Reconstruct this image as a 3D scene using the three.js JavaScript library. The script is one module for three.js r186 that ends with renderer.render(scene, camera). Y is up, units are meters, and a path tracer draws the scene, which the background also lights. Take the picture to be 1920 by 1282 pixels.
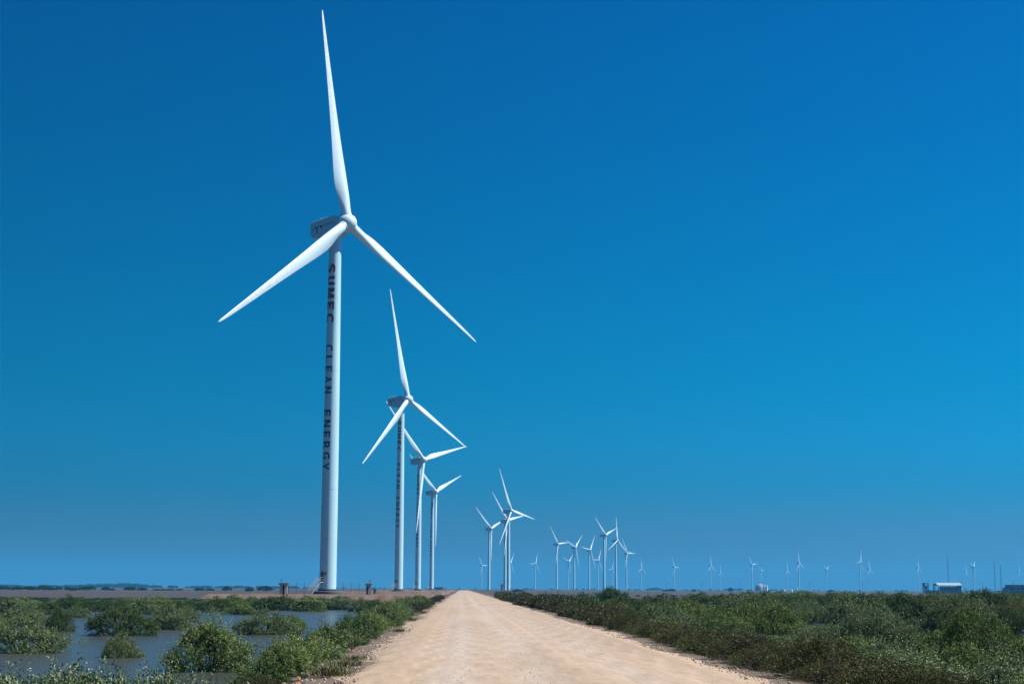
import * as THREE from 'three';
import { mergeGeometries } from 'three/addons/utils/BufferGeometryUtils.js';
import { FontLoader } from 'three/addons/loaders/FontLoader.js';
import { TessellateModifier } from 'three/addons/modifiers/TessellateModifier.js';
import { TextGeometry } from 'three/addons/geometries/TextGeometry.js';

// ------------------------------------------------------------------ camera, sky, sun, exposure
const scene = new THREE.Scene();
const EYE = 1.75, FOCAL = 3000, PITCH = Math.atan(462.2 / FOCAL), ROLL = 0.005;     // eye height in metres, lens in photo pixels (1920 x 1282)
const camera = new THREE.PerspectiveCamera(2 * Math.atan(641 / FOCAL) * 180 / Math.PI, 1920 / 1282, 0.5, 30000);
camera.rotation.order = 'YXZ';
camera.position.set(0, EYE, 0);
camera.rotation.set(PITCH, 0, ROLL);
scene.add(camera);

const SUN_AZ = 92 * Math.PI / 180, SUN_EL = 52 * Math.PI / 180;
const sunDir = new THREE.Vector3(Math.sin(SUN_AZ) * Math.cos(SUN_EL), Math.sin(SUN_EL), -Math.cos(SUN_AZ) * Math.cos(SUN_EL));
const EXPOSURE = 1.5;
const sun = new THREE.DirectionalLight(new THREE.Color().setRGB(1.0, 0.97, 0.91), 5.0);
sun.position.copy(sunDir).multiplyScalar(600).add(new THREE.Vector3(0, 0, -300));
sun.target.position.set(0, 0, -300);
sun.castShadow = true;
Object.assign(sun.shadow.camera, { left: -420, right: 420, top: 420, bottom: -420, near: 1, far: 1500 });
sun.shadow.mapSize.set(4096, 4096);
scene.add(sun, sun.target);

function skyTexture() {                                   // clear desert sky through a polarising filter: deepest at right angles to the sun
  const W = 1024, H = 512, a = new Float32Array(W * H * 4);
  const stops = [[0, .10, .235, .41], [2, .062, .265, .48], [3.5, .018, .288, .56], [5, .008, .298, .62], [7, .001, .272, .590], [11.5, .0005, .198, .505], [16, .0005, .146, .425], [20.7, .0005, .112, .362], [35, .0005, .062, .232], [60, .0005, .039, .155], [90, .0005, .033, .130]];
  for (let j = 0; j < H; j++) {
    const el = Math.max(0, ((j + .5) / H - .5) * 180);
    let k = 0; while (k < stops.length - 2 && el > stops[k + 1][0]) k++;
    const t = Math.min(1, (el - stops[k][0]) / (stops[k + 1][0] - stops[k][0])), e = el * Math.PI / 180;
    for (let i = 0; i < W; i++) {
      const az = ((i + .5) / W - .5) * 2 * Math.PI;
      const c = Math.cos(e) * Math.cos(az) * sunDir.x + Math.sin(e) * sunDir.y + Math.cos(e) * Math.sin(az) * sunDir.z;
      const q = Math.exp(1.3 * c) / 1.35;
      for (let n = 0; n < 3; n++) a[(j * W + i) * 4 + n] = (stops[k][n + 1] * (1 - t) + stops[k + 1][n + 1] * t) * q / EXPOSURE;
      a[(j * W + i) * 4 + 3] = 1;
    }
  }
  const tex = new THREE.DataTexture(a, W, H, THREE.RGBAFormat, THREE.FloatType);
  tex.mapping = THREE.EquirectangularReflectionMapping; tex.magFilter = tex.minFilter = THREE.LinearFilter; tex.needsUpdate = true;
  return tex;
}
scene.background = scene.environment = skyTexture();
scene.fog = new THREE.FogExp2(new THREE.Color().setRGB(0.09, 0.56, 1.0), 0.000115);

const renderer = new THREE.WebGLRenderer({ antialias: true });
renderer.toneMapping = THREE.LinearToneMapping;
renderer.toneMappingExposure = EXPOSURE;
renderer.shadowMap.enabled = true;

// ------------------------------------------------------------------ helpers
function rng(seed) { let s = seed >>> 0; return () => { s = (s + 0x6D2B79F5) >>> 0; let t = Math.imul(s ^ (s >>> 15), 1 | s); t = (t + Math.imul(t ^ (t >>> 7), 61 | t)) ^ t; return ((t ^ (t >>> 14)) >>> 0) / 4294967296; }; }
const hash = (x, y, s) => { let h = Math.imul(x | 0, 374761393) ^ Math.imul(y | 0, 668265263) ^ Math.imul(s | 0, 2246822519); h = Math.imul(h ^ (h >>> 13), 1274126177); return ((h ^ (h >>> 16)) >>> 0) / 4294967296; };
function noise(x, y, s = 0, p = 0) {
  const xi = Math.floor(x), yi = Math.floor(y), fx = x - xi, fy = y - yi, u = fx * fx * (3 - 2 * fx), v = fy * fy * (3 - 2 * fy), p2 = Array.isArray(p) ? p[1] : p, p1 = Array.isArray(p) ? p[0] : p, w = (n) => p1 ? ((n % p1) + p1) % p1 : n, y_ = (n) => p2 ? ((n % p2) + p2) % p2 : n;
  const a = hash(w(xi), y_(yi), s), b = hash(w(xi + 1), y_(yi), s), c = hash(w(xi), y_(yi + 1), s), d = hash(w(xi + 1), y_(yi + 1), s);
  return a + (b - a) * u + (c - a) * v + (a - b - c + d) * u * v;
}
function fbm(x, y, s = 0, oct = 4, p = 0) { let t = 0, a = .5, n = 0; for (let k = 0; k < oct; k++) { t += a * noise(x, y, s + k, p); n += a; a *= .5; x *= 2; y *= 2; p = Array.isArray(p) ? [p[0] * 2, p[1] * 2] : p * 2; } return t / n; }
const smooth = (a, b, x) => { const t = Math.min(1, Math.max(0, (x - a) / (b - a))); return t * t * (3 - 2 * t); };
const lerp = (a, b, t) => a + (b - a) * t;
const mixc = (a, b, t) => [lerp(a[0], b[0], t), lerp(a[1], b[1], t), lerp(a[2], b[2], t)];

// sight line through a spot of the photograph, as (x, y) per metre of distance ahead
function sight(px, py) {
  const a = px - 960, b = py - 641, u = (a * Math.cos(ROLL) + b * Math.sin(ROLL)) / FOCAL, v = -(-a * Math.sin(ROLL) + b * Math.cos(ROLL)) / FOCAL;
  const den = Math.cos(PITCH) - v * Math.sin(PITCH);
  return [u / den, (v * Math.cos(PITCH) + Math.sin(PITCH)) / den];
}
const onLevel = (px, py, y) => { const [sx, sy] = sight(px, py), d = (y - EYE) / sy; return new THREE.Vector3(sx * d, y, -d); };
const atDistance = (px, py, d) => { const [sx, sy] = sight(px, py); return new THREE.Vector3(sx * d, EYE + sy * d, -d); };
const PX = (d) => d / 3035;                                // metres per photo pixel near the horizon

const taken = {};
const numbered = (name) => { const n = taken[name] = (taken[name] ?? -1) + 1; return n ? `${name}_${String(n).padStart(3, '0')}` : name; };
function shade(o) { o.traverse((m) => { if (m.isMesh) m.castShadow = m.receiveShadow = true; }); return o; }
function tag(o, label, category, group) { o.userData = { label, category }; if (group) o.userData.group = group; return o; }
function thing(name, label, category, group, pos = [0, 0, 0], turn = 0) {
  const o = new THREE.Group(); o.name = numbered(name); o.position.set(...pos); o.rotation.y = turn; tag(o, label, category, group); scene.add(o); return o;
}
function mesh(name, geo, mat, parent) { const m = new THREE.Mesh(geo, mat); m.name = name; m.castShadow = m.receiveShadow = true; if (parent) parent.add(m); return m; }
function struct(name, geo, mat) { const m = mesh(numbered(name), geo, mat, scene); m.userData = { kind: 'structure' }; return m; }
function stuff(o, name, label, category) { o.name = numbered(name); o.castShadow = o.receiveShadow = true; o.userData = { kind: 'stuff', label, category }; scene.add(o); return o; }
const box = (w, h, d, x = 0, y = 0, z = 0) => new THREE.BoxGeometry(w, h, d).translate(x, y, z);
function bar(a, b, r, seg = 6) { const A = new THREE.Vector3(...a), B = new THREE.Vector3(...b), L = A.distanceTo(B); return new THREE.CylinderGeometry(r, r, L, seg).applyQuaternion(new THREE.Quaternion().setFromUnitVectors(new THREE.Vector3(0, 1, 0), B.clone().sub(A).normalize())).translate((A.x + B.x) / 2, (A.y + B.y) / 2, (A.z + B.z) / 2); }
const rgb = (r, g, b) => new THREE.Color().setRGB(r, g, b);
const std = (r, g, b, rough = .8, o = {}) => new THREE.MeshStandardMaterial({ color: rgb(r, g, b), roughness: rough, ...o });
function texture(W, H, f, srgb = true, rep = [1, 1]) {
  const a = new Uint8Array(W * H * 4);
  for (let j = 0; j < H; j++) for (let i = 0; i < W; i++) { const c = f(i, j), k = (j * W + i) * 4; for (let n = 0; n < 3; n++) a[k + n] = Math.max(0, Math.min(255, (Array.isArray(c) ? c[n] : c) * 255)); a[k + 3] = 255; }
  const t = new THREE.DataTexture(a, W, H); t.magFilter = THREE.LinearFilter; t.minFilter = THREE.LinearMipmapLinearFilter; t.generateMipmaps = true; t.wrapS = t.wrapT = THREE.RepeatWrapping; if (srgb) t.colorSpace = THREE.SRGBColorSpace; t.repeat.set(...rep); t.needsUpdate = true; return t;
}

// ------------------------------------------------------------------ ground, road, water
const WATER = -1.1;
const axis = (d) => 1.76 - 0.0303 * d;                     // the road's centre line
const HALF = 4.4;
function groundHeight(lat, d) {
  const n = fbm(lat / 9 + 40, d / 9 + 7, 3, 3) - .5, n2 = fbm(lat / 1.7, d / 1.7, 9, 2) - .5, a = Math.abs(lat), far = smooth(230, 430, d);
  const bank = lat < 0 ? smooth(4.9, 8.2, a) : smooth(5.6, 13, a);
  const low = lat < 0 ? lerp(-1.62, -0.86, smooth(330, 480, d)) : lerp(-1.36, -0.8, far);
  let y = lerp(-0.07, low, bank) + bank * (n * (lat < 0 ? .35 : .6) * (1 - far * .7)) + n2 * .09 * smooth(4.6, 5.6, a) * (1 - far);
  return y;
}
const grain = texture(512, 512, (i, j) => { const n = fbm(i / 32, j / 32, 5, 5, 16), g = hash(i, j, 3); return .70 + .22 * n + .12 * (g - .5); });
function steps(list) { const o = []; for (const [a, b, s] of list) { const n = Math.max(1, Math.round((b - a) / s)); for (let k = 0; k < n; k++) o.push(a + (b - a) * k / n); } o.push(list[list.length - 1][1]); return o; }
function sheet(ds, lats, fy, fc, ulen = 1) {
  const pos = [], col = [], uv = [], idx = [], n = lats.length;
  for (const d of ds) for (let k = 0; k < n; k++) { const l = typeof lats[k] === 'function' ? lats[k](d) : lats[k], y = fy(l, d, k); pos.push(axis(Math.min(d, 2500)) + l, y, -d); col.push(...fc(l, d, y, k)); uv.push(l * ulen, d * ulen); }
  for (let j = 0; j < ds.length - 1; j++) for (let k = 0; k < n - 1; k++) { const a = j * n + k, b = a + 1, c = a + n, e = c + 1; idx.push(a, b, e, a, e, c); }
  const g = new THREE.BufferGeometry(); g.setAttribute('position', new THREE.Float32BufferAttribute(pos, 3)); g.setAttribute('color', new THREE.Float32BufferAttribute(col, 3)); g.setAttribute('uv', new THREE.Float32BufferAttribute(uv, 2)); g.setIndex(idx); g.computeVertexNormals(); return g;
}
{
  const half = [[4, 6, .4], [6, 16, .8], [16, 40, 2], [40, 120, 6], [120, 400, 25], [400, 1500, 110], [1500, 6500, 500]], pos = steps(half);
  const lats = [...pos.slice().reverse().map((v) => -v), -2, 0, 2, ...pos];
  const ds = steps([[-400, -40, 60], [-40, 16, 8], [16, 60, .8], [60, 130, 1.8], [130, 330, 6], [330, 900, 25], [900, 3000, 120], [3000, 9500, 500]]);
  const g = sheet(ds, lats, groundHeight, (l, d, y) => {
    const n = fbm(l / 14, d / 30, 21, 4), m = fbm(l / 2.2, d / 2.2, 31, 3), a = Math.abs(l);
    const sand = mixc([.259, .194, .130], [.194, .137, .094], m), soil = mixc([.122, .083, .058], [.072, .054, .040], m), mud = mixc([.050, .045, .040], [.076, .066, .058], n), brown = [.076, .048, .036];
    let c = mixc(sand, soil, smooth(4.9, 6.6, a + (m - .5) * 1.6));
    c = mixc(c, mud, smooth(7, 12, a));
    if (d > 250) c = mixc(c, brown, smooth(.45, .62, n) * smooth(250, 600, d) * .7);
    return c;
  }, .5);
  struct('ground', g, new THREE.MeshStandardMaterial({ vertexColors: true, map: grain, roughness: .95, bumpMap: grain, bumpScale: .04 }));
}
{
  const W = 1024, rn = rng(5), stone = new Float32Array(W * W);
  for (let k = 0; k < 9000; k++) { const x = rn() * W | 0, y = rn() * W | 0, r = 1 + rn() * rn() * 3, v = rn() < .55 ? -1 : 1; for (let j = -5; j <= 5; j++) for (let i = -5; i <= 5; i++) if (i * i + j * j < r * r) stone[((y + j + W) % W) * W + (x + i + W) % W] = v * (.4 + .6 * hash(k, 1, 2)); }
  const road = texture(W, W, (i, j) => { const n = .6 * fbm(i / 32, j / 256, 51, 5, [32, 4]) + .4 * fbm(i / 32, j / 32, 53, 4, 32), g = hash(i, j, 77), s = stone[j * W + i], w = .80 + .26 * (n - .5) + .12 * (g - .5); return [w + s * .10, w + s * .115, w + s * .13]; });
  const bump = texture(W, W, (i, j) => .35 + .4 * fbm(i / 32, j / 256, 51, 5, [32, 4]) + .35 * Math.max(0, stone[j * W + i]) + .08 * hash(i, j, 78), false);
  const lats = [];
  for (let k = 0; k <= 44; k++) { const t = k / 44 * 2 - 1; lats.push((d) => { const w = ((fbm(d / 2.1, t < 0 ? 3 : 8, 61, 4) - .5) * 1.0 + (fbm(d / 14, t < 0 ? 5 : 9, 63, 2) - .5) * .6) * smooth(-10, 20, d); return t * (HALF + Math.abs(t) ** 6 * w); }); }
  const track = (l, c, w) => Math.exp(-(((l - c) / w) ** 2));
  const ds = steps([[-60, 16, 4], [16, 90, .45], [90, 200, 1.5], [200, 600, 8], [600, 1700, 50]]);
  const g = sheet(ds, lats, (l, d, k) => {
    const rut = track(l, -1.9, .5) + track(l, -.1, .5) + track(l, 1.6, .55) * .7, e = Math.min(1, Math.min(k, 44 - k) / 3);
    const wash = (fbm(l / 1.1, d / 16, 71, 4) - .5) * .06;
    return lerp(-0.075, 0.03 - .03 * (l / HALF) ** 2 - .018 * rut + wash, e) - (d > 1300 ? ((d - 1300) / 400) ** 2 * .8 : 0);
  }, (l, d) => {
    const wob = (fbm(d / 18, 1, 83, 3) - .5) * .9, rut = Math.min(1, track(l, -1.9 + wob, .55) + track(l, -.1 + wob, .6) + .6 * track(l, 1.7 + wob, .6));
    const n = fbm(l / .7, d / 16, 91, 4), m = fbm(l / 3, d / 34, 95, 4), s = fbm(l * 2.2, d / 5, 97, 3);
    let c = mixc([.645, .462, .302], [.585, .432, .305], smooth(.3, .7, m));
    c = mixc(c, [.66, .525, .41], rut * 1.0 * smooth(.15, .5, s));
    c = mixc(c, [.49, .345, .218], smooth(.52, .78, n) * .38);
    c = mixc(c, [.70, .54, .388], smooth(.55, .8, 1 - n) * .3);
    return c;
  }, 1 / 5.6);
  struct('road', g, new THREE.MeshStandardMaterial({ vertexColors: true, map: road, bumpMap: bump, bumpScale: .022, roughness: .95 }));
}
{
  const rip = texture(512, 512, (i, j) => .5 * fbm(i / 64, j / 16, 101, 4, 8) + .5 * fbm(i / 20.48 + 3, j / 10.24, 111, 3, 25), false);
  const g = new THREE.PlaneGeometry(900, 560, 1, 1).rotateX(-Math.PI / 2); const uv = g.attributes.uv; for (let k = 0; k < uv.count; k++) uv.setXY(k, uv.getX(k) * 300, uv.getY(k) * 187);
  const w = struct('water', g, new THREE.MeshPhysicalMaterial({ color: rgb(.052, .056, .046), roughness: .2, ior: 1.33, specularIntensity: .6, bumpMap: rip, bumpScale: .05 }));
  w.position.set(0, WATER, -270);
}

// ------------------------------------------------------------------ earth pads and spurs beside the turbines
const redSoil = new THREE.MeshStandardMaterial({ vertexColors: true, map: grain, bumpMap: grain, bumpScale: .05, roughness: .95 });
function pad(x0, x1, z0, z1, top, low, seed) {              // raised earth platform with uneven sloping sides
  const nx = 90, nz = 24, pos = [], col = [], uv = [], idx = [];
  for (let j = 0; j <= nz; j++) for (let i = 0; i <= nx; i++) {
    const x = lerp(x0, x1, i / nx), z = lerp(z0, z1, j / nz), e = Math.min(x - x0, (x1 - x) + 1, z0 - z, z - z1);
    const n = fbm(x / 3, z / 3, seed, 4), s = smooth(.2, 2.2 + n, e + (n - .5) * 2);
    pos.push(x, lerp(low, top + (n - .5) * .16, s), z); uv.push(x * .4, z * .4);
    const c = mixc([.25, .165, .115], [.17, .105, .072], smooth(.35, .65, fbm(x / 1.5, z / 2, seed + 9, 4))); col.push(...c);
  }
  for (let j = 0; j < nz; j++) for (let i = 0; i < nx; i++) { const a = j * (nx + 1) + i, b = a + 1, c = a + nx + 1, e = c + 1; idx.push(a, b, e, a, e, c); }
  const g = new THREE.BufferGeometry(); g.setAttribute('position', new THREE.Float32BufferAttribute(pos, 3)); g.setAttribute('color', new THREE.Float32BufferAttribute(col, 3)); g.setAttribute('uv', new THREE.Float32BufferAttribute(uv, 2)); g.setIndex(idx); g.computeVertexNormals();
  const m = struct('earth_pad', g, redSoil); return m;
}
pad(-63, axis(335) - 7.5, -318, -362, .36, -1.6, 1);
pad(-70, axis(665) - 7.5, -640, -712, .35, -1.2, 2);
pad(-84, axis(990) - 7.5, -955, -1030, .3, -1.2, 3);
pad(-92, axis(1330) - 7.5, -1290, -1370, .3, -1.2, 4);

// ------------------------------------------------------------------ wind turbines
const font = await new FontLoader().loadAsync('fonts/droid/droid_sans_bold.typeface.json');
const fontThin = await new FontLoader().loadAsync('fonts/droid/droid_sans_regular.typeface.json');
const paintNoise = texture(256, 1024, (i, j) => { const n = fbm(i / 32, j / 128, 121, 4, 8), s = fbm(i / 4, j / 256, 131, 3, 4); return .90 + .07 * n + .05 * (s - .5); });
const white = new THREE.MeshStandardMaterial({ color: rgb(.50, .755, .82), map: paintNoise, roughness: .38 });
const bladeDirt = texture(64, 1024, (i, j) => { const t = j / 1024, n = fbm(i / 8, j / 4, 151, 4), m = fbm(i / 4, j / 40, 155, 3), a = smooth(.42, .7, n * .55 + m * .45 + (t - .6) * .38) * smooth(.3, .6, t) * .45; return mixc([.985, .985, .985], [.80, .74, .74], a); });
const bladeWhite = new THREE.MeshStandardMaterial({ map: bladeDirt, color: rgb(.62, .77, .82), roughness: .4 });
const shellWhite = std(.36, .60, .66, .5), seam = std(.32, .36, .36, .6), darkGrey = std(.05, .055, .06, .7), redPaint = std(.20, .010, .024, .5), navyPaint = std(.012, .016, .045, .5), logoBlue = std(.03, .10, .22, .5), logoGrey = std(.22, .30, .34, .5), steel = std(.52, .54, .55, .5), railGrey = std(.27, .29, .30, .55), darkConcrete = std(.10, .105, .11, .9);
const HUB = 81, YAW = 54.4 * Math.PI / 180, TILT = 6.1 * Math.PI / 180, OVER = 3.4, R = 49.4;
const TOW = [[0, 1.80], [.02, 1.80], [14, 1.77], [30, 1.70], [50, 1.55], [66, 1.40], [77.3, 1.30]];
const towerRadius = (y) => { let k = 0; while (k < TOW.length - 2 && y > TOW[k + 1][0]) k++; return lerp(TOW[k][1], TOW[k + 1][1], (y - TOW[k][0]) / (TOW[k + 1][0] - TOW[k][0])); };
const towerGeo = new THREE.LatheGeometry(steps([[0, 77.3, 2.6]]).map((y) => new THREE.Vector2(towerRadius(y), y)), 56);
const ringGeo = (y) => new THREE.LatheGeometry([[0, -.06], [.022, -.045], [.022, .045], [0, .06]].map(([a, b]) => new THREE.Vector2(towerRadius(y) + a, y + b)), 56);
const ringGeos = [ringGeo(21.5), ringGeo(47)];
const baseRing = new THREE.LatheGeometry([[1.79, 0], [2.02, 0], [2.05, .03], [2.05, .34], [2.02, .40], [1.79, .42]].map(([a, b]) => new THREE.Vector2(a, b)), 56);
const plinthGeo = new THREE.LatheGeometry([[.01, -1.4], [3.35, -1.4], [3.35, .52], [3.2, .62], [.01, .64]].map(([a, b]) => new THREE.Vector2(a, b)), 40);
const bladeGeo = (() => {
  //  r, chord, thickness share, twist in degrees, share of the chord ahead of the axis
  const S = [[0, 2.15, 1, 14, .5], [1.6, 2.15, 1, 14, .5], [3.4, 2.25, .86, 14, .47], [5.5, 2.75, .60, 13.5, .40], [7.5, 3.20, .43, 12.5, .35], [9.5, 3.38, .35, 11, .33], [12.5, 3.22, .29, 9, .32], [17, 2.75, .25, 6.5, .31], [23, 2.22, .22, 4.5, .31], [30, 1.72, .20, 3, .31], [37, 1.28, .18, 2, .31], [43, .90, .17, 1.2, .32], [46.5, .64, .16, .8, .34], [48.5, .42, .16, .5, .40], [49.3, .20, .16, .3, .5], [49.4, .04, .2, .3, .5]];
  const at = (r) => { let k = 0; while (k < S.length - 2 && r > S[k + 1][0]) k++; const t = (r - S[k][0]) / (S[k + 1][0] - S[k][0]); return S[k].map((v, n) => { const p = S[Math.max(0, k - 1)][n], q = S[Math.min(S.length - 1, k + 2)][n], a = v, b = S[k + 1][n]; return n === 0 ? r : .75 * lerp(a, b, t) + .25 * (.5 * ((2 * a) + (b - p) * t + (2 * p - 5 * a + 4 * b - q) * t * t + (3 * a - p - 3 * b + q) * t * t * t)); }); };
  const N = 26, rs = steps([[0, 12.5, .5], [12.5, 43, 1.5], [43, 49.4, .4]]), pos = [], uv = [], idx = [];
  for (const r of rs) {
    const [, c, th, tw, ahead] = at(r), a = (tw + 2) * Math.PI / 180, round = smooth(.42, .98, th), pre = .0000 * r + .0;
    for (let k = 0; k <= N; k++) {
      const p = k / N * 2 * Math.PI, x = .5 - .5 * Math.cos(p);                      // 0 leading edge ... 1 trailing edge
      const up = Math.sin(p) >= 0 ? 1 : -1, naca = 5 * th * (.2969 * Math.sqrt(x) - .126 * x - .3516 * x * x + .2843 * x ** 3 - .1036 * x ** 4), y = up * lerp(naca, th * .5 * Math.abs(Math.sin(p)), round) + (1 - round) * .028 * Math.sin(Math.PI * x);
      const cx = (ahead - x) * c, cz = y * c;
      pos.push(cx * Math.cos(a) - cz * Math.sin(a), r, cx * Math.sin(a) + cz * Math.cos(a) + pre); uv.push(k / N, r / 49.5);
    }
  }
  for (let j = 0; j < rs.length - 1; j++) for (let k = 0; k < N; k++) { const a = j * (N + 1) + k, b = a + 1, c = a + N + 1, e = c + 1; idx.push(a, b, e, a, e, c); }
  const g = new THREE.BufferGeometry(); g.setAttribute('position', new THREE.Float32BufferAttribute(pos, 3)); g.setAttribute('uv', new THREE.Float32BufferAttribute(uv, 2)); g.setIndex(idx); g.computeVertexNormals();
  const nn = g.attributes.normal;                          // close the seam where the outline meets itself
  for (let j = 0; j < rs.length; j++) { const a = j * (N + 1), b = a + N; const v = new THREE.Vector3(nn.getX(a) + nn.getX(b), nn.getY(a) + nn.getY(b), nn.getZ(a) + nn.getZ(b)).normalize(); nn.setXYZ(a, v.x, v.y, v.z); nn.setXYZ(b, v.x, v.y, v.z); }
  return g;
})();
const spinnerGeo = new THREE.LatheGeometry([[.01, 1.95], [.42, 1.90], [.85, 1.72], [1.25, 1.38], [1.58, .85], [1.76, .25], [1.82, -.4], [1.80, -1.1], [1.70, -1.55], [1.2, -1.62], [.01, -1.63]].map(([a, b]) => new THREE.Vector2(a, b)), 44).rotateX(Math.PI / 2).scale(1.14, 1.14, 1.12);
const collarGeo = new THREE.LatheGeometry([[1.06, 1.40], [1.15, 1.45], [1.15, 2.10], [1.11, 2.14], [1.06, 2.14]].map(([a, b]) => new THREE.Vector2(a, b)), 32);
// nacelle: side outline extruded across, with bevelled edges; z runs from the rotor back, y from the shaft
const nacelleGeo = (() => {
  const s = new THREE.Shape([[-1.75, -1.45], [-1.75, 1.45], [-2.6, 1.82], [-6.0, 1.86], [-9.0, 1.66], [-9.2, 1.5], [-9.2, -1.15], [-9.0, -1.35], [-6.9, -2.1], [-5.0, -2.25], [-2.6, -2.0]].map(([z, y]) => new THREE.Vector2(z, y)));
  const g = new THREE.ExtrudeGeometry(s, { depth: 3.0, bevelEnabled: true, bevelThickness: .3, bevelSize: .26, bevelSegments: 4, steps: 1 });
  return g.translate(0, 0, -1.5).rotateY(-Math.PI / 2);     // outline x -> world z, extrusion -> x
})();
function glyph(ch, f, size, wide, place) {                  // one letter, stretched and wrapped round the tower
  let g = new TextGeometry(ch, { font: f, size, depth: .02, curveSegments: 5, bevelEnabled: true, bevelThickness: .001, bevelSize: f === fontThin ? .075 : .06, bevelSegments: 1 });
  g = new TessellateModifier(.22, 8).modify(g);
  g.computeBoundingBox(); const b = g.boundingBox, w = b.max.x - b.min.x, p = g.attributes.position;
  for (let k = 0; k < p.count; k++) { const q = place((p.getX(k) - b.min.x) / w * wide, p.getY(k), p.getZ(k)); p.setXYZ(k, q[0], q[1], q[2]); }
  g.computeVertexNormals(); return g;
}
// lettering reads downwards; letter tops point to the right. [character, start y above ground, length along the tower]
const LETTERS = [];
{
  const AZ = -42 * Math.PI / 180;                           // where on the tower the letters are centred, from the side that faces the road's near end
  const put = (text, top, bottom, f, size, gapShare, word) => {
    const n = text.length, pitch = (top - bottom) / (n - gapShare), len = pitch * (1 - gapShare);
    [...text].forEach((ch, i) => LETTERS.push([ch, glyph(ch, f, size, len * (ch === 'M' ? 1.12 : ch === 'L' || ch === 'E' ? .86 : 1), (u, v, t) => {
      const y = top - i * pitch - (ch === 'M' ? -.06 : ch === 'L' || ch === 'E' ? .07 : 0) * len - u, r = towerRadius(y) + .006 + t * .4, a = AZ + (v - size * .36) / towerRadius(y);
      return [Math.sin(a) * r, y, Math.cos(a) * r];
    }), word]));
  };
  put('SUMEC', 70.4, 57.4, font, 1.9, .27, 0);
  put('CLEAN', 52.55, 41.95, fontThin, 1.8, .34, 1);
  put('ENERGY', 38.5, 25.5, fontThin, 1.8, .34, 1);
}
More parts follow.
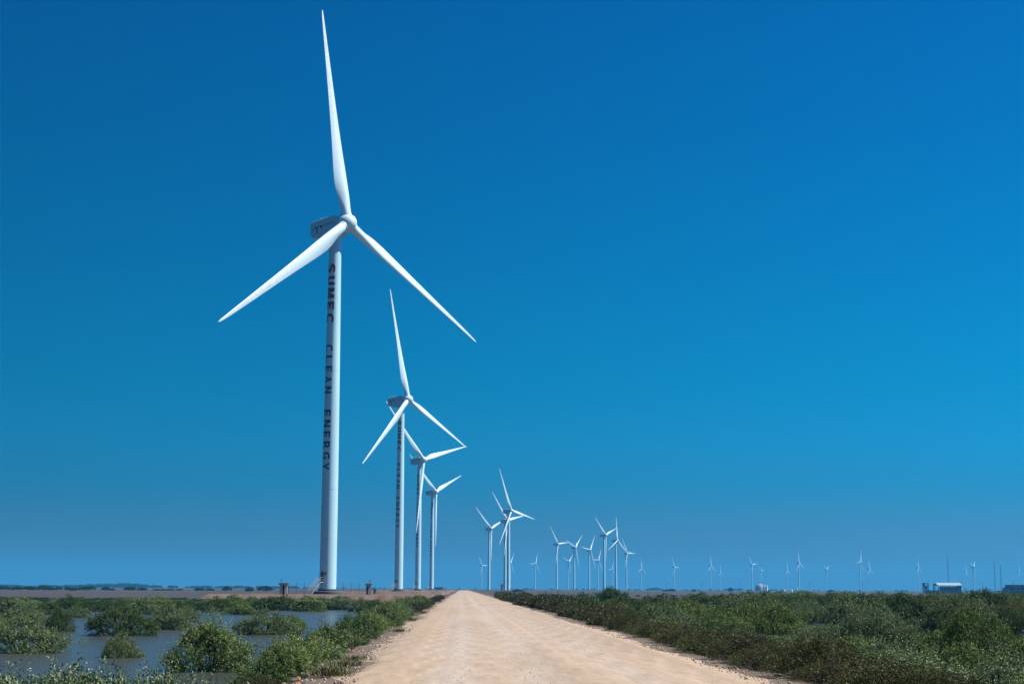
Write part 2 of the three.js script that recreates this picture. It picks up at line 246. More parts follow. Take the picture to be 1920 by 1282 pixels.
function turbine({ hub, phi, label, level = 'far', ground = 0, turn, group = 'white wind turbines' }) {
  const [px, py] = hub, [sx, sy] = sight(px, py), d = (HUB - EYE) / sy, yaw = (turn ?? 58) * Math.PI / 180, reach = d < 400 ? 1 : d < 1100 ? .972 : d < 1800 ? .935 : d < 2300 ? .9 : .80;
  const hubP = new THREE.Vector3(sx * d, HUB, -d), ax = new THREE.Vector3(Math.sin(yaw) * Math.cos(TILT), Math.sin(TILT), Math.cos(yaw) * Math.cos(TILT));
  const base = new THREE.Vector3(hubP.x - Math.sin(yaw) * OVER, ground, hubP.z - Math.cos(yaw) * OVER);
  const t = thing('wind_turbine', label, 'wind turbine', group, base.toArray());
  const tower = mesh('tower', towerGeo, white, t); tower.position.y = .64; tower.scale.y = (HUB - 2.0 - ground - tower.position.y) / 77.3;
  mesh('foundation', plinthGeo, darkConcrete, t);
  const near = level === 'near';
  if (near) {
    ringGeos.forEach((g) => mesh('flange_seam', g, shellWhite, tower));
    LETTERS.forEach(([ch, g, w]) => mesh('letter', g, w ? navyPaint : redPaint, tower));
    mesh('base_flange', baseRing, darkGrey, tower);
  }
  const q = new THREE.Quaternion().setFromEuler(new THREE.Euler(-TILT, yaw, 0, 'YXZ'));
  const rel = hubP.clone().sub(base);
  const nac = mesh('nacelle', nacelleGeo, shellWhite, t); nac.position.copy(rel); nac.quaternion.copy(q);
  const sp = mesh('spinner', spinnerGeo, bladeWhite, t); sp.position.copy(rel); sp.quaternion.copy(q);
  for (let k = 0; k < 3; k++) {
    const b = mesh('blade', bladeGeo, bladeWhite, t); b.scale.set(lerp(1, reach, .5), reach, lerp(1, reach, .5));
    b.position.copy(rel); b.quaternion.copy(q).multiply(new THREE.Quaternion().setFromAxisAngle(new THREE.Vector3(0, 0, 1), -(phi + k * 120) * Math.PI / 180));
    if (near) mesh('root_collar', collarGeo, bladeWhite, b);
  }
  if (near) {
    // instruments on the roof, hatch below, marks on the side
    mesh('wind_vane', mergeGeometries([bar([0, 1.7, 0], [0, 3.1, 0], .05), bar([-.5, 2.1, 0], [.5, 2.1, 0], .04), bar([0, 1.75, -.3], [0, 2.25, -.3], .06)]), steel, nac).position.set(.3, 0, -7.9);
    mesh('roof_light', mergeGeometries([new THREE.CylinderGeometry(.14, .17, .4, 12).translate(0, .2, 0), new THREE.SphereGeometry(.15, 12, 8).translate(0, .42, 0)]), steel, nac).position.set(.4, 1.9, -6.3);
    mesh('yaw_collar', new THREE.CylinderGeometry(1.38, 1.34, .55, 40), seam, tower).position.y = 77.45;
    const side = new THREE.Group(); side.position.set(-1.803, 0, 0);
    const flat = (g) => g.rotateY(-Math.PI / 2);            // drawn facing +z, turned to face the -x side
    const plate = (pts) => flat(new THREE.ExtrudeGeometry(new THREE.Shape(pts.map(([a, b]) => new THREE.Vector2(a, b))), { depth: .012, bevelEnabled: false }));
    const add = (name, g, m, y, z) => { const o = mesh(name, g, m, nac); o.position.set(-1.802, y, z); };
    const dot = []; for (let k = 0; k < 14; k++) dot.push([.17 * Math.cos(k / 7 * Math.PI), .22 * Math.sin(k / 7 * Math.PI)]);
    add('round_mark', plate(dot), navyPaint, .15, -8.55);
    add('emblem', plate([[-.16, -1.05], [.16, -1.05], [.16, -.2], [.75, .55], [.36, .62], [0, .12], [-.36, .62], [-.75, .55], [-.16, -.2]]), logoBlue, .1, -7.4);
    add('square_mark', plate([[-.26, -.3], [.26, -.3], [.26, .3], [-.26, .3]]), navyPaint, .3, -6.1);
    for (let k = 0; k < 7; k++) add('faded_character', plate([[-.2, -.26], [.2, -.26], [.2, -.12], [.02, -.12], [.02, .12], [.2, .12], [.2, .26], [-.2, .26]]), logoGrey, .42 + k * .015, -5.4 + k * .5);
    // entrance stair and door
    const AZ = -38 * Math.PI / 180, st = new THREE.Group();
    const door = mesh('door', (() => { const g = new THREE.CylinderGeometry(1.815, 1.81, 2.2, 8, 1, true, -.24, .48).translate(0, 3.6, 0); return g; })(), darkGrey, t); door.rotation.y = AZ;
    const parts = [], rails = [], out = 2.25, top = 2.45;
    for (const s of [-.5, .5]) { parts.push(bar([s, .05, out + 3.0], [s, top, out + .45], .09), bar([s, top, out + .5], [s, top, out - .5], .09)); for (const [h, r] of [[.55, .035], [1.05, .045]]) rails.push(bar([s, .1 + h, out + 3.0], [s, top + h, out + .45], r), bar([s, top + h, out + .45], [s, top + h, out - .5], r)); for (let k = 0; k <= 4; k++) { const u = k / 4; rails.push(bar([s, lerp(.1, top, u), lerp(out + 3, out + .45, u)], [s, lerp(.1, top, u) + 1.05, lerp(out + 3, out + .45, u)], .035)); } }
    for (let k = 0; k < 11; k++) { const u = (k + .5) / 11; parts.push(box(1, .05, .26, 0, lerp(.05, top, u), lerp(out + 3, out + .45, u))); }
    parts.push(box(1.1, .08, 1, 0, top, out));
    const stair = mesh('staircase', mergeGeometries(parts), railGrey, t); stair.rotation.y = AZ;
    const hr = mesh('handrail', mergeGeometries(rails), railGrey, stair); hr.position.set(0, 0, 0);
    const cab = mesh('cable_box', box(.35, .55, .2, 0, 4.3, 1.9), darkGrey, t); cab.rotation.y = AZ + .5;
  }
  return { t, d, base };
}
const ROW = 'row of lettered turbines left of the road', MID = 'mid-distance wind turbines', FAR = 'small far wind turbines on the horizon';
const T = [
  [[651, 418], -4.7, 'tallest white wind turbine, nearest, with complete SUMEC CLEAN ENERGY lettering', 'near', ROW, .40, 54.4],
  [[765, 749], -9, 'second tallest white wind turbine, lettered, behind the tallest one', 'near', ROW, .30, 60],
  [[794.5, 862], -44.5, 'third lettered wind turbine from the left, one blade hanging over its tower', 'near', ROW, .25, 55],
  [[817.5, 922], -51, 'fourth lettered wind turbine, last of the left row, beside the road', 'near', ROW, .25, 60],
  [[959, 957.5], -21, 'tallest of the three turbines clustered just right of the road end', 'mid', MID, 0],
  [[952, 976], -41, 'turbine partly hidden behind the tallest one right of the road end', 'mid', MID, 0],
  [[921.3, 991], -51, 'leftmost of the three clustered turbines beyond the road end', 'mid', MID, 0],
  [[904.7, 1060], -30, 'tiny hazy turbine directly left of the clustered three', 'far', FAR, 0],
  [[958.2, 1055], 38, 'tiny hazy turbine half hidden behind the clustered towers', 'far', FAR, 0],
  [[1005, 1056], 26, 'small lone turbine standing right of the clustered three', 'far', FAR, 0],
  [[1047, 1020], -36, 'turbine with a horizontal right blade, leftmost of the middle group', 'mid', MID, 0],
  [[1079.6, 1026], 51, 'turbine with blades in a Y, second of the middle group', 'mid', MID, 0],
  [[1107.4, 1031], 39, 'turbine with a blade almost flat to the left, third of the middle group', 'mid', MID, 0],
  [[1123, 1050], 33, 'small turbine just left of the tallest one in the middle group', 'far', FAR, 0],
  [[1067.6, 1053], 50, 'small turbine between the first two of the middle group', 'far', FAR, 0],
  [[1136.4, 1003], -48, 'tallest turbine of the middle group, one blade straight down', 'mid', MID, 0],
  [[1158.2, 1013], 5, 'turbine with one blade straight up, right of the middle group tallest', 'mid', MID, 0],
  [[1177, 1037], -30, 'rightmost turbine of the middle group, right blade horizontal', 'mid', MID, 0],
  [[1148.8, 1066.5], 25, 'tiny turbine between the middle group tallest and its right neighbour', 'far', FAR, 0],
  [[1203.7, 1065], 5, 'small turbine with one blade up, just right of the middle group', 'far', FAR, 0],
  [[1265.6, 1063], -25, 'first small turbine of the spaced-out right horizon row', 'far', FAR, 0],
  [[1334.3, 1061], 2, 'left one of a pair of small turbines right of centre', 'far', FAR, 0],
  [[1352, 1073], 5, 'shorter right one of a pair of small turbines right of centre', 'far', FAR, 0],
  [[1411.5, 1059], -38, 'small turbine just left of the hazy storage dome', 'far', FAR, 0],
  [[1428, 1070.5], -40, 'tiny turbine rising directly behind the hazy storage dome', 'far', FAR, 0],
  [[1477.6, 1069], 0, 'tiny turbine beside the white tanks', 'far', FAR, 0],
  [[1500, 1056], -5, 'taller small turbine right of the white tanks', 'far', FAR, 0],
  [[1551, 1067.5], 62, 'small lone turbine midway along the right horizon', 'far', FAR, 0],
  [[1614.8, 1053.5], 25, 'tallest small turbine on the right horizon', 'far', FAR, 0],
  [[1632, 1067], 0, 'shorter turbine next to the tallest on the right horizon', 'far', FAR, 0],
  [[1723.7, 1065], 0, 'small turbine left of the industrial frame tower', 'far', FAR, 0],
  [[1813, 1073], 12, 'tiny turbine just right of the white-roofed hall', 'far', FAR, 0],
  [[1827, 1062.3], 52, 'small turbine between the white-roofed hall and the masts', 'far', FAR, 0],
  [[1913, 1073], 2, 'tiny turbine above the long blue building at the right edge', 'far', FAR, 0],
];
const turbines = T.map(([hub, phi, label, level, group, ground, turn]) => turbine({ hub, phi, label, level, group, ground: ground || -.8, turn }));
// ------------------------------------------------------------------ plants
const leafMat = () => new THREE.MeshPhysicalMaterial({ vertexColors: true, roughness: .62, transmission: .12, thickness: 0, side: THREE.DoubleSide, ior: 1.4, specularIntensity: .28 });
const mats = { grey: leafMat(), fresh: leafMat(), deep: leafMat(), salt: leafMat(), dry: leafMat() };
mats.dry.color = rgb(1.25, .92, .85);
mats.grey.color = rgb(1.28, 1.30, 1.45); mats.fresh.color = rgb(1.30, 1.36, 1.0); mats.deep.color = rgb(.60, .76, .58); mats.salt.color = rgb(1, 1, 1);
const barkMat = std(.085, .07, .055, .95);
const rnd = (r, a, b) => a + (b - a) * r();
function onSphere(r) { const z = r() * 2 - 1, a = r() * 6.2832, q = Math.sqrt(1 - z * z); return new THREE.Vector3(q * Math.cos(a), z, q * Math.sin(a)); }
// a crown of leafy shoots on a few overlapping lobes
function crown({ seed, R, H, lobes, shoots, leaves, len, wide, tints, pale = .22, base = .08, spread = .8, shoot = .2, depth = .4, up = .55, tall = .08, clusters = 100 }) {
  const r = rng(seed), L = [], pos = [], col = [], nor = [], v = new THREE.Vector3(), q = new THREE.Vector3(), s = new THREE.Vector3(), t = new THREE.Vector3(), n = new THREE.Vector3();
  for (let k = 0; k < lobes; k++) {                        // domed: lobes sit lower the farther out they stand
    const a = k / lobes * 6.28 + rnd(r, -.5, .5), f = k === 0 ? rnd(r, 0, .12) : rnd(r, .3, .68), rr = rnd(r, .36, .58) * R, top = H * (k === 0 ? 1 : (1 - .75 * f * f) * rnd(r, .74, 1)), hh = rnd(r, .34, .5) * H;
    L.push({ c: new THREE.Vector3(Math.cos(a) * f * R, Math.max(hh * .72, top - hh), Math.sin(a) * f * R), s: new THREE.Vector3(rr, hh, rr) });
  }
  const tips = [], C = [];
  for (let guard = 0; C.length < clusters && guard < clusters * 12; guard++) {
    const l = L[Math.floor(r() * L.length)], d = onSphere(r); if (d.y < -.8) continue;
    const p = d.clone().multiplyScalar(rnd(r, .86, 1.06)).multiply(l.s).add(l.c); if (p.y < base * H + .12) p.y = base * H + rnd(r, .06, .2) * R;
    if (L.some((m) => m !== l && q.copy(p).sub(m.c).divide(m.s).lengthSq() < .7)) continue;
    C.push({ p, d, s: rnd(r, .11, .22) * R });
  }
  for (let k = 0, guard = 0; k < shoots && guard < shoots * 6; guard++) {
    let d, p;
    if (C.length && r() < .72) {                           // clumps of shoots with darker hollows between them
      const c = C[Math.floor(r() * C.length)], o = onSphere(r); p = o.clone().multiplyScalar(c.s * Math.sqrt(r())).multiply(new THREE.Vector3(1, .8, 1)).add(c.p); d = c.d.clone().addScaledVector(o, .8).normalize();
      if (p.y < base * H) p.y = base * H + r() * .15;
    } else {
      const l = L[Math.floor(r() * L.length)]; d = onSphere(r); if (d.y < -.75) continue;
      p = d.clone().multiplyScalar(1 - depth * r() * r()).multiply(l.s).add(l.c);
      if (p.y < base * H && r() < .8) p.y = base * H + r() * .25 * H;
      if (L.some((m) => m !== l && q.copy(p).sub(m.c).divide(m.s).lengthSq() < .5)) { if (r() < .8) continue; }
    }
    k++;
    const dir = d.clone().multiplyScalar(spread).add(new THREE.Vector3(rnd(r, -.4, .4), up + rnd(r, -.25, .35), rnd(r, -.4, .4))).normalize();
    const long = shoot * rnd(r, .6, 1.3) * (r() < tall ? 2.4 : 1), tint = tints[Math.floor(r() * tints.length)], g = rnd(r, .8, 1.2);
    if (k % 40 === 0) tips.push(p.clone());
    const m = Math.round(leaves * (long > shoot * 1.5 ? 1.6 : 1));
    for (let j = 0; j < m; j++) {
      const u = (j + r()) / m, w = onSphere(r); w.addScaledVector(dir, -w.dot(dir)).normalize();
      v.copy(p).addScaledVector(dir, u * long).addScaledVector(w, .01 + r() * .03);
      t.copy(dir).multiplyScalar(rnd(r, .25, .9)).addScaledVector(w, rnd(r, .5, .95)).normalize();      // along the leaf
      s.copy(d).addScaledVector(onSphere(r), .75); s.cross(t).negate().normalize(); n.crossVectors(s, t).normalize(); if (!(n.lengthSq() > .5)) continue;   // leaves face roughly outwards
      const le = len * rnd(r, .7, 1.2), wi = wide * rnd(r, .75, 1.2), i = rnd(r, .78, 1.22) * g, pl = r() < pale;
      const c = pl ? [.25 * i, .275 * i, .155 * i] : [tint[0] * i, tint[1] * i, tint[2] * i];
      const A = v.clone(), B = v.clone().addScaledVector(t, le * .45).addScaledVector(s, wi * .5).addScaledVector(n, .1 * le), C = v.clone().addScaledVector(t, le), D = v.clone().addScaledVector(t, le * .45).addScaledVector(s, -wi * .5).addScaledVector(n, .1 * le);
      for (const P of [A, B, C, A, C, D]) pos.push(P.x, P.y, P.z);
      for (let z = 0; z < 6; z++) { col.push(c[0], c[1], c[2]); }
    }
  }
  const g = new THREE.BufferGeometry(); g.setAttribute('position', new THREE.Float32BufferAttribute(pos, 3)); g.setAttribute('color', new THREE.Float32BufferAttribute(col, 3)); g.computeVertexNormals();
  // stems: from the root up to a number of shoots
  const st = [];
  tips.slice(0, 16).forEach((p) => {
    const m = new THREE.Vector3(p.x * .45 + rnd(r, -.1, .1), p.y * rnd(r, .3, .5), p.z * .45 + rnd(r, -.1, .1)), a = new THREE.Vector3(rnd(r, -.12, .12), -.55, rnd(r, -.12, .12));
    st.push(new THREE.TubeGeometry(new THREE.CatmullRomCurve3([a, new THREE.Vector3(lerp(a.x, m.x, .35), .12 * H, lerp(a.z, m.z, .35)), m, p]), 8, .018 * R + .006, 5));
  });
  return { leaf: g, stem: mergeGeometries(st) };
}
const GREENS = [[.082, .120, .030], [.105, .140, .043], [.065, .101, .025], [.124, .152, .052], [.094, .122, .055], [.073, .105, .038]];
const NEARS = [], MIDS = [], FARS = [];
for (let k = 0; k < 4; k++) {
  const form = { R: 1.6, H: [1.75, 1.9, 1.6, 2.0][k], lobes: [7, 8, 9, 7][k], tints: GREENS };
  NEARS.push(crown({ ...form, seed: 100 + k, shoots: 3300, leaves: 12, len: .072, wide: .030, depth: .3 }));
  MIDS.push(crown({ ...form, seed: 120 + k, shoots: 3000, leaves: 9, len: .076, wide: .034, shoot: .17, depth: .3, pale: .12 }));
  FARS.push(crown({ ...form, seed: 140 + k, shoots: 1900, leaves: 8, len: .098, wide: .046, shoot: .18, tall: .02, depth: .3, pale: .1 }));
}
const SMALLS = []; for (let k = 0; k < 3; k++) SMALLS.push(crown({ seed: 200 + k, R: .95, H: [1.1, 1.25, 1.0][k], lobes: [6, 7, 5][k], shoots: 1150, leaves: 12, len: .075, wide: .031, tints: GREENS, pale: .24, tall: .16, clusters: 46, base: .03, depth: .5 }));
const BIGS = [], BIGFARS = [];
for (let k = 0; k < 3; k++) {
  const form = { R: 2.7, H: [2.5, 2.8, 2.3][k], lobes: [11, 13, 12][k], tints: GREENS, pale: .12, depth: .3, tall: .04, clusters: 130 };
  BIGS.push(crown({ ...form, seed: 150 + k, shoots: 6200, leaves: 9, len: .088, wide: .038, shoot: .18 }));
  BIGFARS.push(crown({ ...form, seed: 160 + k, shoots: 3200, leaves: 8, len: .12, wide: .055, shoot: .2 }));
}
const SPARSE = crown({ seed: 171, R: 1.2, H: 1.5, lobes: 5, shoots: 210, leaves: 11, len: .085, wide: .036, tints: GREENS, pale: .3, base: .02, tall: .3, shoot: .26 });
const SALTS = [];
for (let k = 0; k < 3; k++) SALTS.push(crown({ seed: 180 + k, R: .8, H: .75, lobes: 6, shoots: 900, leaves: 9, len: .075, wide: .015, tints: [[.072, .066, .030], [.056, .066, .026], [.088, .070, .038], [.064, .086, .030], [.092, .078, .05]], pale: .05, base: .03, shoot: .16, up: .75, tall: .08 }));
const SALTFARS = []; for (let k = 0; k < 2; k++) SALTFARS.push(crown({ seed: 190 + k, R: .8, H: .75, lobes: 6, shoots: 260, leaves: 8, len: .15, wide: .04, tints: [[.072, .066, .030], [.056, .066, .026], [.088, .070, .038], [.064, .086, .030]], pale: .05, base: .03, shoot: .2, up: .75 }));
let turnAt = 0;
function plant(form, mat, name, label, category, group, [x, y, z], sx, sy, turn) {
  const o = thing(name, label, category, group, [x, y, z], turn ?? (turnAt += 2.399));
  o.scale.set(sx, sy, sx); mesh('foliage', form.leaf, mat, o); mesh('stem', form.stem, barkMat, o); return o;
}
const high = (f) => (f.box ??= new THREE.Box3().setFromBufferAttribute(f.leaf.attributes.position)).max.y * .92;
const wideOf = (f) => { high(f); return (f.box.max.x - f.box.min.x + f.box.max.z - f.box.min.z) / 4; };
const pickBig = (d, k) => (d < 105 ? BIGS : BIGFARS)[k % 3];
const pick = (d, k) => (d < 58 ? NEARS : d < 120 ? MIDS : FARS)[k % 4];
let bushNo = 0;
// a mangrove given by where it stands in the photograph: middle, waterline, width and height there
function mangrove(px, py, wpx, hpx, label, group, mat = 'grey', form, level = WATER) {
  const p = onLevel(px, py, level), d = -p.z, k = bushNo++, f = form ?? pick(d, k), bb = (f.box ??= new THREE.Box3().setFromBufferAttribute(f.leaf.attributes.position));
  const w = wpx * PX(d), h = hpx * PX(d);
  return plant(f, mats[mat], 'mangrove_bush', label, 'bush', group, [p.x, level - .03 - h * .2, p.z - w * .2], w / (bb.max.x - bb.min.x) * 1.05, h * 1.2 / high(f));
}
const ALONE = 'mangroves standing in the flooded left side';
mangrove(28, 1224, 185, 72, 'large dense mangrove cut by the left picture edge, standing in water', ALONE);
mangrove(215, 1192, 132, 62, 'dark wide mangrove left of centre in the flooded area', ALONE, 'deep');
mangrove(220, 1233, 82, 52, 'small round mangrove alone in open water, in front of the dark wide one', ALONE);
mangrove(382, 1259, 196, 97, 'largest mangrove in the water, roots showing at the waterline', ALONE, 'fresh');
mangrove(495, 1190, 130, 52, 'mangrove with a low right shoulder near the open pool', ALONE, 'grey');
mangrove(545, 1183, 62, 34, 'low mangrove joined to the right side of the pool one', ALONE, 'fresh');
mangrove(312, 1180, 92, 54, 'mangrove behind and right of the dark wide one', ALONE, 'grey');
mangrove(108, 1184, 62, 46, 'mangrove behind the one at the left picture edge', ALONE, 'deep');
mangrove(392, 1170, 62, 36, 'thin sparse mangrove behind the largest one', ALONE, 'grey', SPARSE);
mangrove(152, 1209, 28, 16, 'tiny seedling of pale leaves in the open water', ALONE, 'grey', SPARSE);
mangrove(40, 1172, 110, 44, 'mangrove partly hidden behind the left edge one', ALONE, 'grey');
{
  const r = rng(77), far = 'low mangrove in the far row across the left water', mid = 'mangrove in the broken middle row of the left water', fg = 'far row of mangroves left', mg = 'middle row of mangroves left';
  for (let x = -40; x < 720; x += 34) mangrove(x + rnd(r, -12, 12), 1140 + rnd(r, 0, 9) + (x > 560 ? 3 : 0), rnd(r, 52, 80), x > 380 ? rnd(r, 25, 33) : rnd(r, 18, 30), far, fg, ['grey', 'fresh', 'deep', 'fresh'][Math.floor(r() * 4)]);
  for (let x = -30; x < 740; x += 42) mangrove(x + rnd(r, -12, 12), 1129 + rnd(r, -3, 4), rnd(r, 34, 60), rnd(r, 6, 12), far, fg, ['grey', 'fresh', 'deep'][Math.floor(r() * 3)]);
  for (const [x, y, w, h, m] of [[20, 1150, 90, 30, 'grey'], [85, 1152, 60, 26, 'deep'], [140, 1158, 46, 24, 'grey'], [265, 1152, 80, 32, 'grey'], [345, 1166, 60, 30, 'grey'], [330, 1151, 66, 28, 'deep'], [-25, 1190, 90, 50, 'fresh'], [450, 1152, 60, 24, 'fresh']]) mangrove(x, y, w, h, mid, mg, m);
  // bank of the road, left: a row that follows the road's edge
  const bg = 'mangroves along the left road bank';
  for (let d = 30.5; d < 215; d += 1.15 + d * .014) {
    const far2 = smooth(70, 110, d), near2 = 1 - smooth(33, 44, d), lat = -(rnd(r, 5.4, 6.1) + far2 * .9 - near2 * .2), h = rnd(r, .75, 1.2) + far2 * .7 - near2 * .15, f = d < 75 ? SMALLS[bushNo++ % 3] : pick(d, bushNo++), s = rnd(r, .34, .52) * (1 + far2 * 1.1 - near2 * .2) * (d < 75 ? 1.55 : 1);
    plant(f, mats[['grey', 'grey', 'fresh', 'deep'][Math.floor(r() * 4)]], 'mangrove_bush', d < 60 ? 'grey-green mangrove on the near part of the left road bank' : d < 110 ? 'mangrove on the middle part of the left road bank' : 'mangrove at the far end of the left road bank', 'bush', bg, [axis(d) + lat, groundHeight(lat, d) - .05, -d], s, h / high(f));
  }
  // leafy tops that rise along the bottom of the picture
  const low = 'pale leafy mangrove whose top shows along the bottom left edge', lg = 'foreground mangrove tops';
  for (const [x, d, h] of [[-11.4, 29.5, 1.0], [-10.4, 29.2, 1.05], [-9.6, 28.4, .85], [-8.5, 28.2, .95], [-7.5, 28.6, 1.05], [-6.6, 28.4, .92], [-5.7, 29.2, .8], [-10.0, 27, .95], [-7.0, 27.2, .95], [-4.9, 28.8, .62], [-12.4, 29.4, 1.15], [-8.0, 29.6, .95], [-9.2, 29.8, .9], [-11.0, 28.4, .9], [-6.2, 28.9, .98], [-7.9, 28.0, 1.0], [-5.3, 28.5, .8], [-10.8, 30, 1.0], [-9.0, 28.9, .98]]) plant(SMALLS[bushNo++ % 3], mats.grey, 'mangrove_bush', low, 'bush', lg, [x, -1.35, -d], rnd(r, .8, 1.1), (h + .76) / high(SMALLS[0]));
}
// thicket right of the road
{
  const r = rng(99), spots = [];
  const open = (x, z) => { const d = -z, px = 960 + x / d * 3035; return (d > 112 && d < 165 && px > 1522 && px < 1572) || (d > 96 && d < 128 && px > 1850 && px < 1990); };
  const named = [[1828, 48, .98, 1.25, 'fresh', 'tall leafy mangrove standing out in the right-hand thicket'], [1895, 104, 1.35, .8, 'deep', 'dark rounded mangrove beside the small pool at the right edge'], [1150, 225, 2.1, 2.0, 'deep', 'dark mangrove rising above the horizon right of the road end'], [1640, 66, 1.35, .85, 'grey', 'broad pale mangrove left of the tall leafy one'], [1842, 150, 2.1, 1.9, 'deep', 'dark mangrove breaking the skyline in front of the long building'], [1705, 118, 2.0, 1.45, 'deep', 'wide dark mangrove mound left of the pale-roofed hall'], [1430, 92, 1.7, 1.1, 'fresh', 'wide green mangrove mound below the storage dome'], [1290, 120, 1.8, 1.0, 'fresh', 'wide green mangrove mound below the first small turbines']];
  const all = named.map(([px, d, w]) => ({ x: (px - 960) * PX(d), z: -d, R: w * 1.5 }));
  for (let k = 0; k < 9000; k++) {
    const D = 24 + 330 * r() ** 2.1, lat = 6.9 + (.35 * D + 1) * r(), x = axis(D) + lat, big = fbm(lat / 10, D / 13, 141, 3);
    if (open(x, -D) || (D > 165 && lat < 20 + (D - 165) * .25) || (D > 240 && big < .5)) continue;
    const R = (D < 46 ? rnd(r, .9, 1.6) : lerp(1.15, D < 130 ? 3.0 : 3.6, r() ** 1.5)) * lerp(.72, 1.1, smooth(7, 13, lat));
    if (all.some((o) => Math.hypot(o.x - x, o.z + D) < (D < 45 ? .78 : D < 80 ? 1.1 : 1.22) * (o.R + R))) continue;
    all.push({ x, z: -D, R });
    const top = Math.min(R > 2.4 ? 1.9 : 1.4, lerp(D < 45 ? .4 : -.6, D < 60 ? .7 : D < 80 ? .9 : 1.5, smooth(.75, 2.5, R)) + (big - .5) * 1.2 + rnd(r, -.25, .25));
    const px = 960 + x / D * 3035, clear = px > 1512 && px < 1582 && D < 115 ? 1.7 - 2.85 * D / 140 : px > 1838 && px < 2000 && D > 52 && D < 100 ? 1.7 - 2.85 * D / 116 : 9;
    spots.push({ x, z: -D, d: D, top: Math.min(top, clear), lat, R, m: r() < .07 ? 'dry' : D < 46 && r() < .6 ? (r() < .5 ? 'fresh' : 'grey') : big < .43 ? 'deep' : big > .56 && r() < .75 ? 'fresh' : 'grey' });
  }
  for (const [px, d, w, h, m, label] of named) { const x = (px - 960) * PX(d), lat = x - axis(d), f = pickBig(d, bushNo++); plant(f, mats[m], 'mangrove_bush', label, 'bush', 'standing-out mangroves on the right', [x, -1.2, -d], w * 1.6 / wideOf(f), (h + 1.2) / high(f)); }
  spots.sort((a, b) => a.d - b.d);
  const one = spots.slice(0, 165), rest = spots.slice(165), label = (s) => {
    const px = 960 + s.x / s.d * 3035, below = px < 1215 ? 'below the middle group of turbines' : px < 1400 ? 'below the first spaced-out small turbines' : px < 1530 ? 'below the storage dome and tanks' : px < 1700 ? 'below the tallest small turbine' : px < 1850 ? 'below the pale-roofed hall' : 'at the right picture edge';
    return (s.d < 40 ? 'near leafy mangrove ' : s.lat < 12 ? 'low mangrove behind the roadside scrub, ' : s.d < 65 ? 'mangrove in the middle of the right thicket, ' : 'mangrove deep in the right thicket, ') + below;
  };
  for (const s of one) { const g = Math.max(WATER, groundHeight(s.lat, s.d)) - .1, f = s.R > 1.75 ? pickBig(s.d, bushNo++) : s.R < 1.15 && s.d < 60 ? SMALLS[bushNo++ % 3] : pick(s.d, bushNo++); plant(f, mats[s.m], 'mangrove_bush', label(s), 'bush', 'thicket right of the road', [s.x, g, s.z], s.R * 1.12 / wideOf(f), Math.max(.6, s.top - g) / high(f)); }
  {                                                        // the rest, too far to tell apart
    const f = BIGFARS[0], im = new THREE.InstancedMesh(f.leaf, mats.grey, rest.length), M = new THREE.Matrix4(), Q = new THREE.Quaternion(), g = mats.grey.color;
    rest.forEach((s, i) => {
      const w = s.R * 1.12 / wideOf(f), c = mats[s.m].color; im.setColorAt(i, rgb(c.r / g.r, c.g / g.g, c.b / g.b));
      im.setMatrixAt(i, M.compose(new THREE.Vector3(s.x, WATER - .05, s.z), Q.setFromAxisAngle(new THREE.Vector3(0, 1, 0), i * 2.4), new THREE.Vector3(w, Math.max(.8, s.top - WATER) / high(f), w)));
    });
    stuff(im, 'mangrove_thicket', 'distant mangrove thicket that merges into one green band on the right', 'thicket');
  }
  // dark scrub along the right road edge
  const scrub = (d) => d < 36 ? 'brown-green scrub bush on the right road edge at the picture bottom' : d < 50 ? 'scrub bush on the right road edge, nearest third' : d < 75 ? 'scrub bush on the right road edge, middle third' : d < 130 ? 'small scrub bush on the right road edge, far third' : 'tiny scrub bush on the right edge toward the road end', sg = 'scrub along the right road edge';
  for (let d = 27; d < 330; d += .62 + d * .010) for (let k = 0; k < 1; k++) {
    if (d > 120 && r() < .12) continue;
    const lat = 5.9 + k * .85 + rnd(r, -.45, .5) + (d > 120 ? rnd(r, -.3, 1) : 0), D = d + rnd(r, -.3, .3), s = rnd(r, .7, 1.15) * (d > 120 ? 1.6 : 1), f = d < 75 ? SALTS[Math.floor(r() * 3)] : SALTFARS[Math.floor(r() * 2)];
    plant(f, r() < (d < 60 ? .5 : .3) ? mats.fresh : mats.salt, 'scrub_bush', scrub(d), 'bush', sg, [axis(D) + lat, groundHeight(lat, D) - .04, -D], s, s * rnd(r, .55, .9));
  }
  const scrubL = 'dark scrub bush on the left road edge', lg = 'scrub along the left road edge';
  for (let d = 30; d < 300; d += 2.4 + d * .03) { const lat = -(5.5 + rnd(r, -.15, .5)), s = rnd(r, .35, .62) * (d > 110 ? 1.6 : 1); plant(d < 75 ? SALTS[Math.floor(r() * 3)] : SALTFARS[0], mats.salt, 'scrub_bush', scrubL, 'bush', lg, [axis(d) + lat, groundHeight(lat, d) - .04, -d], s, s * .9); }
}
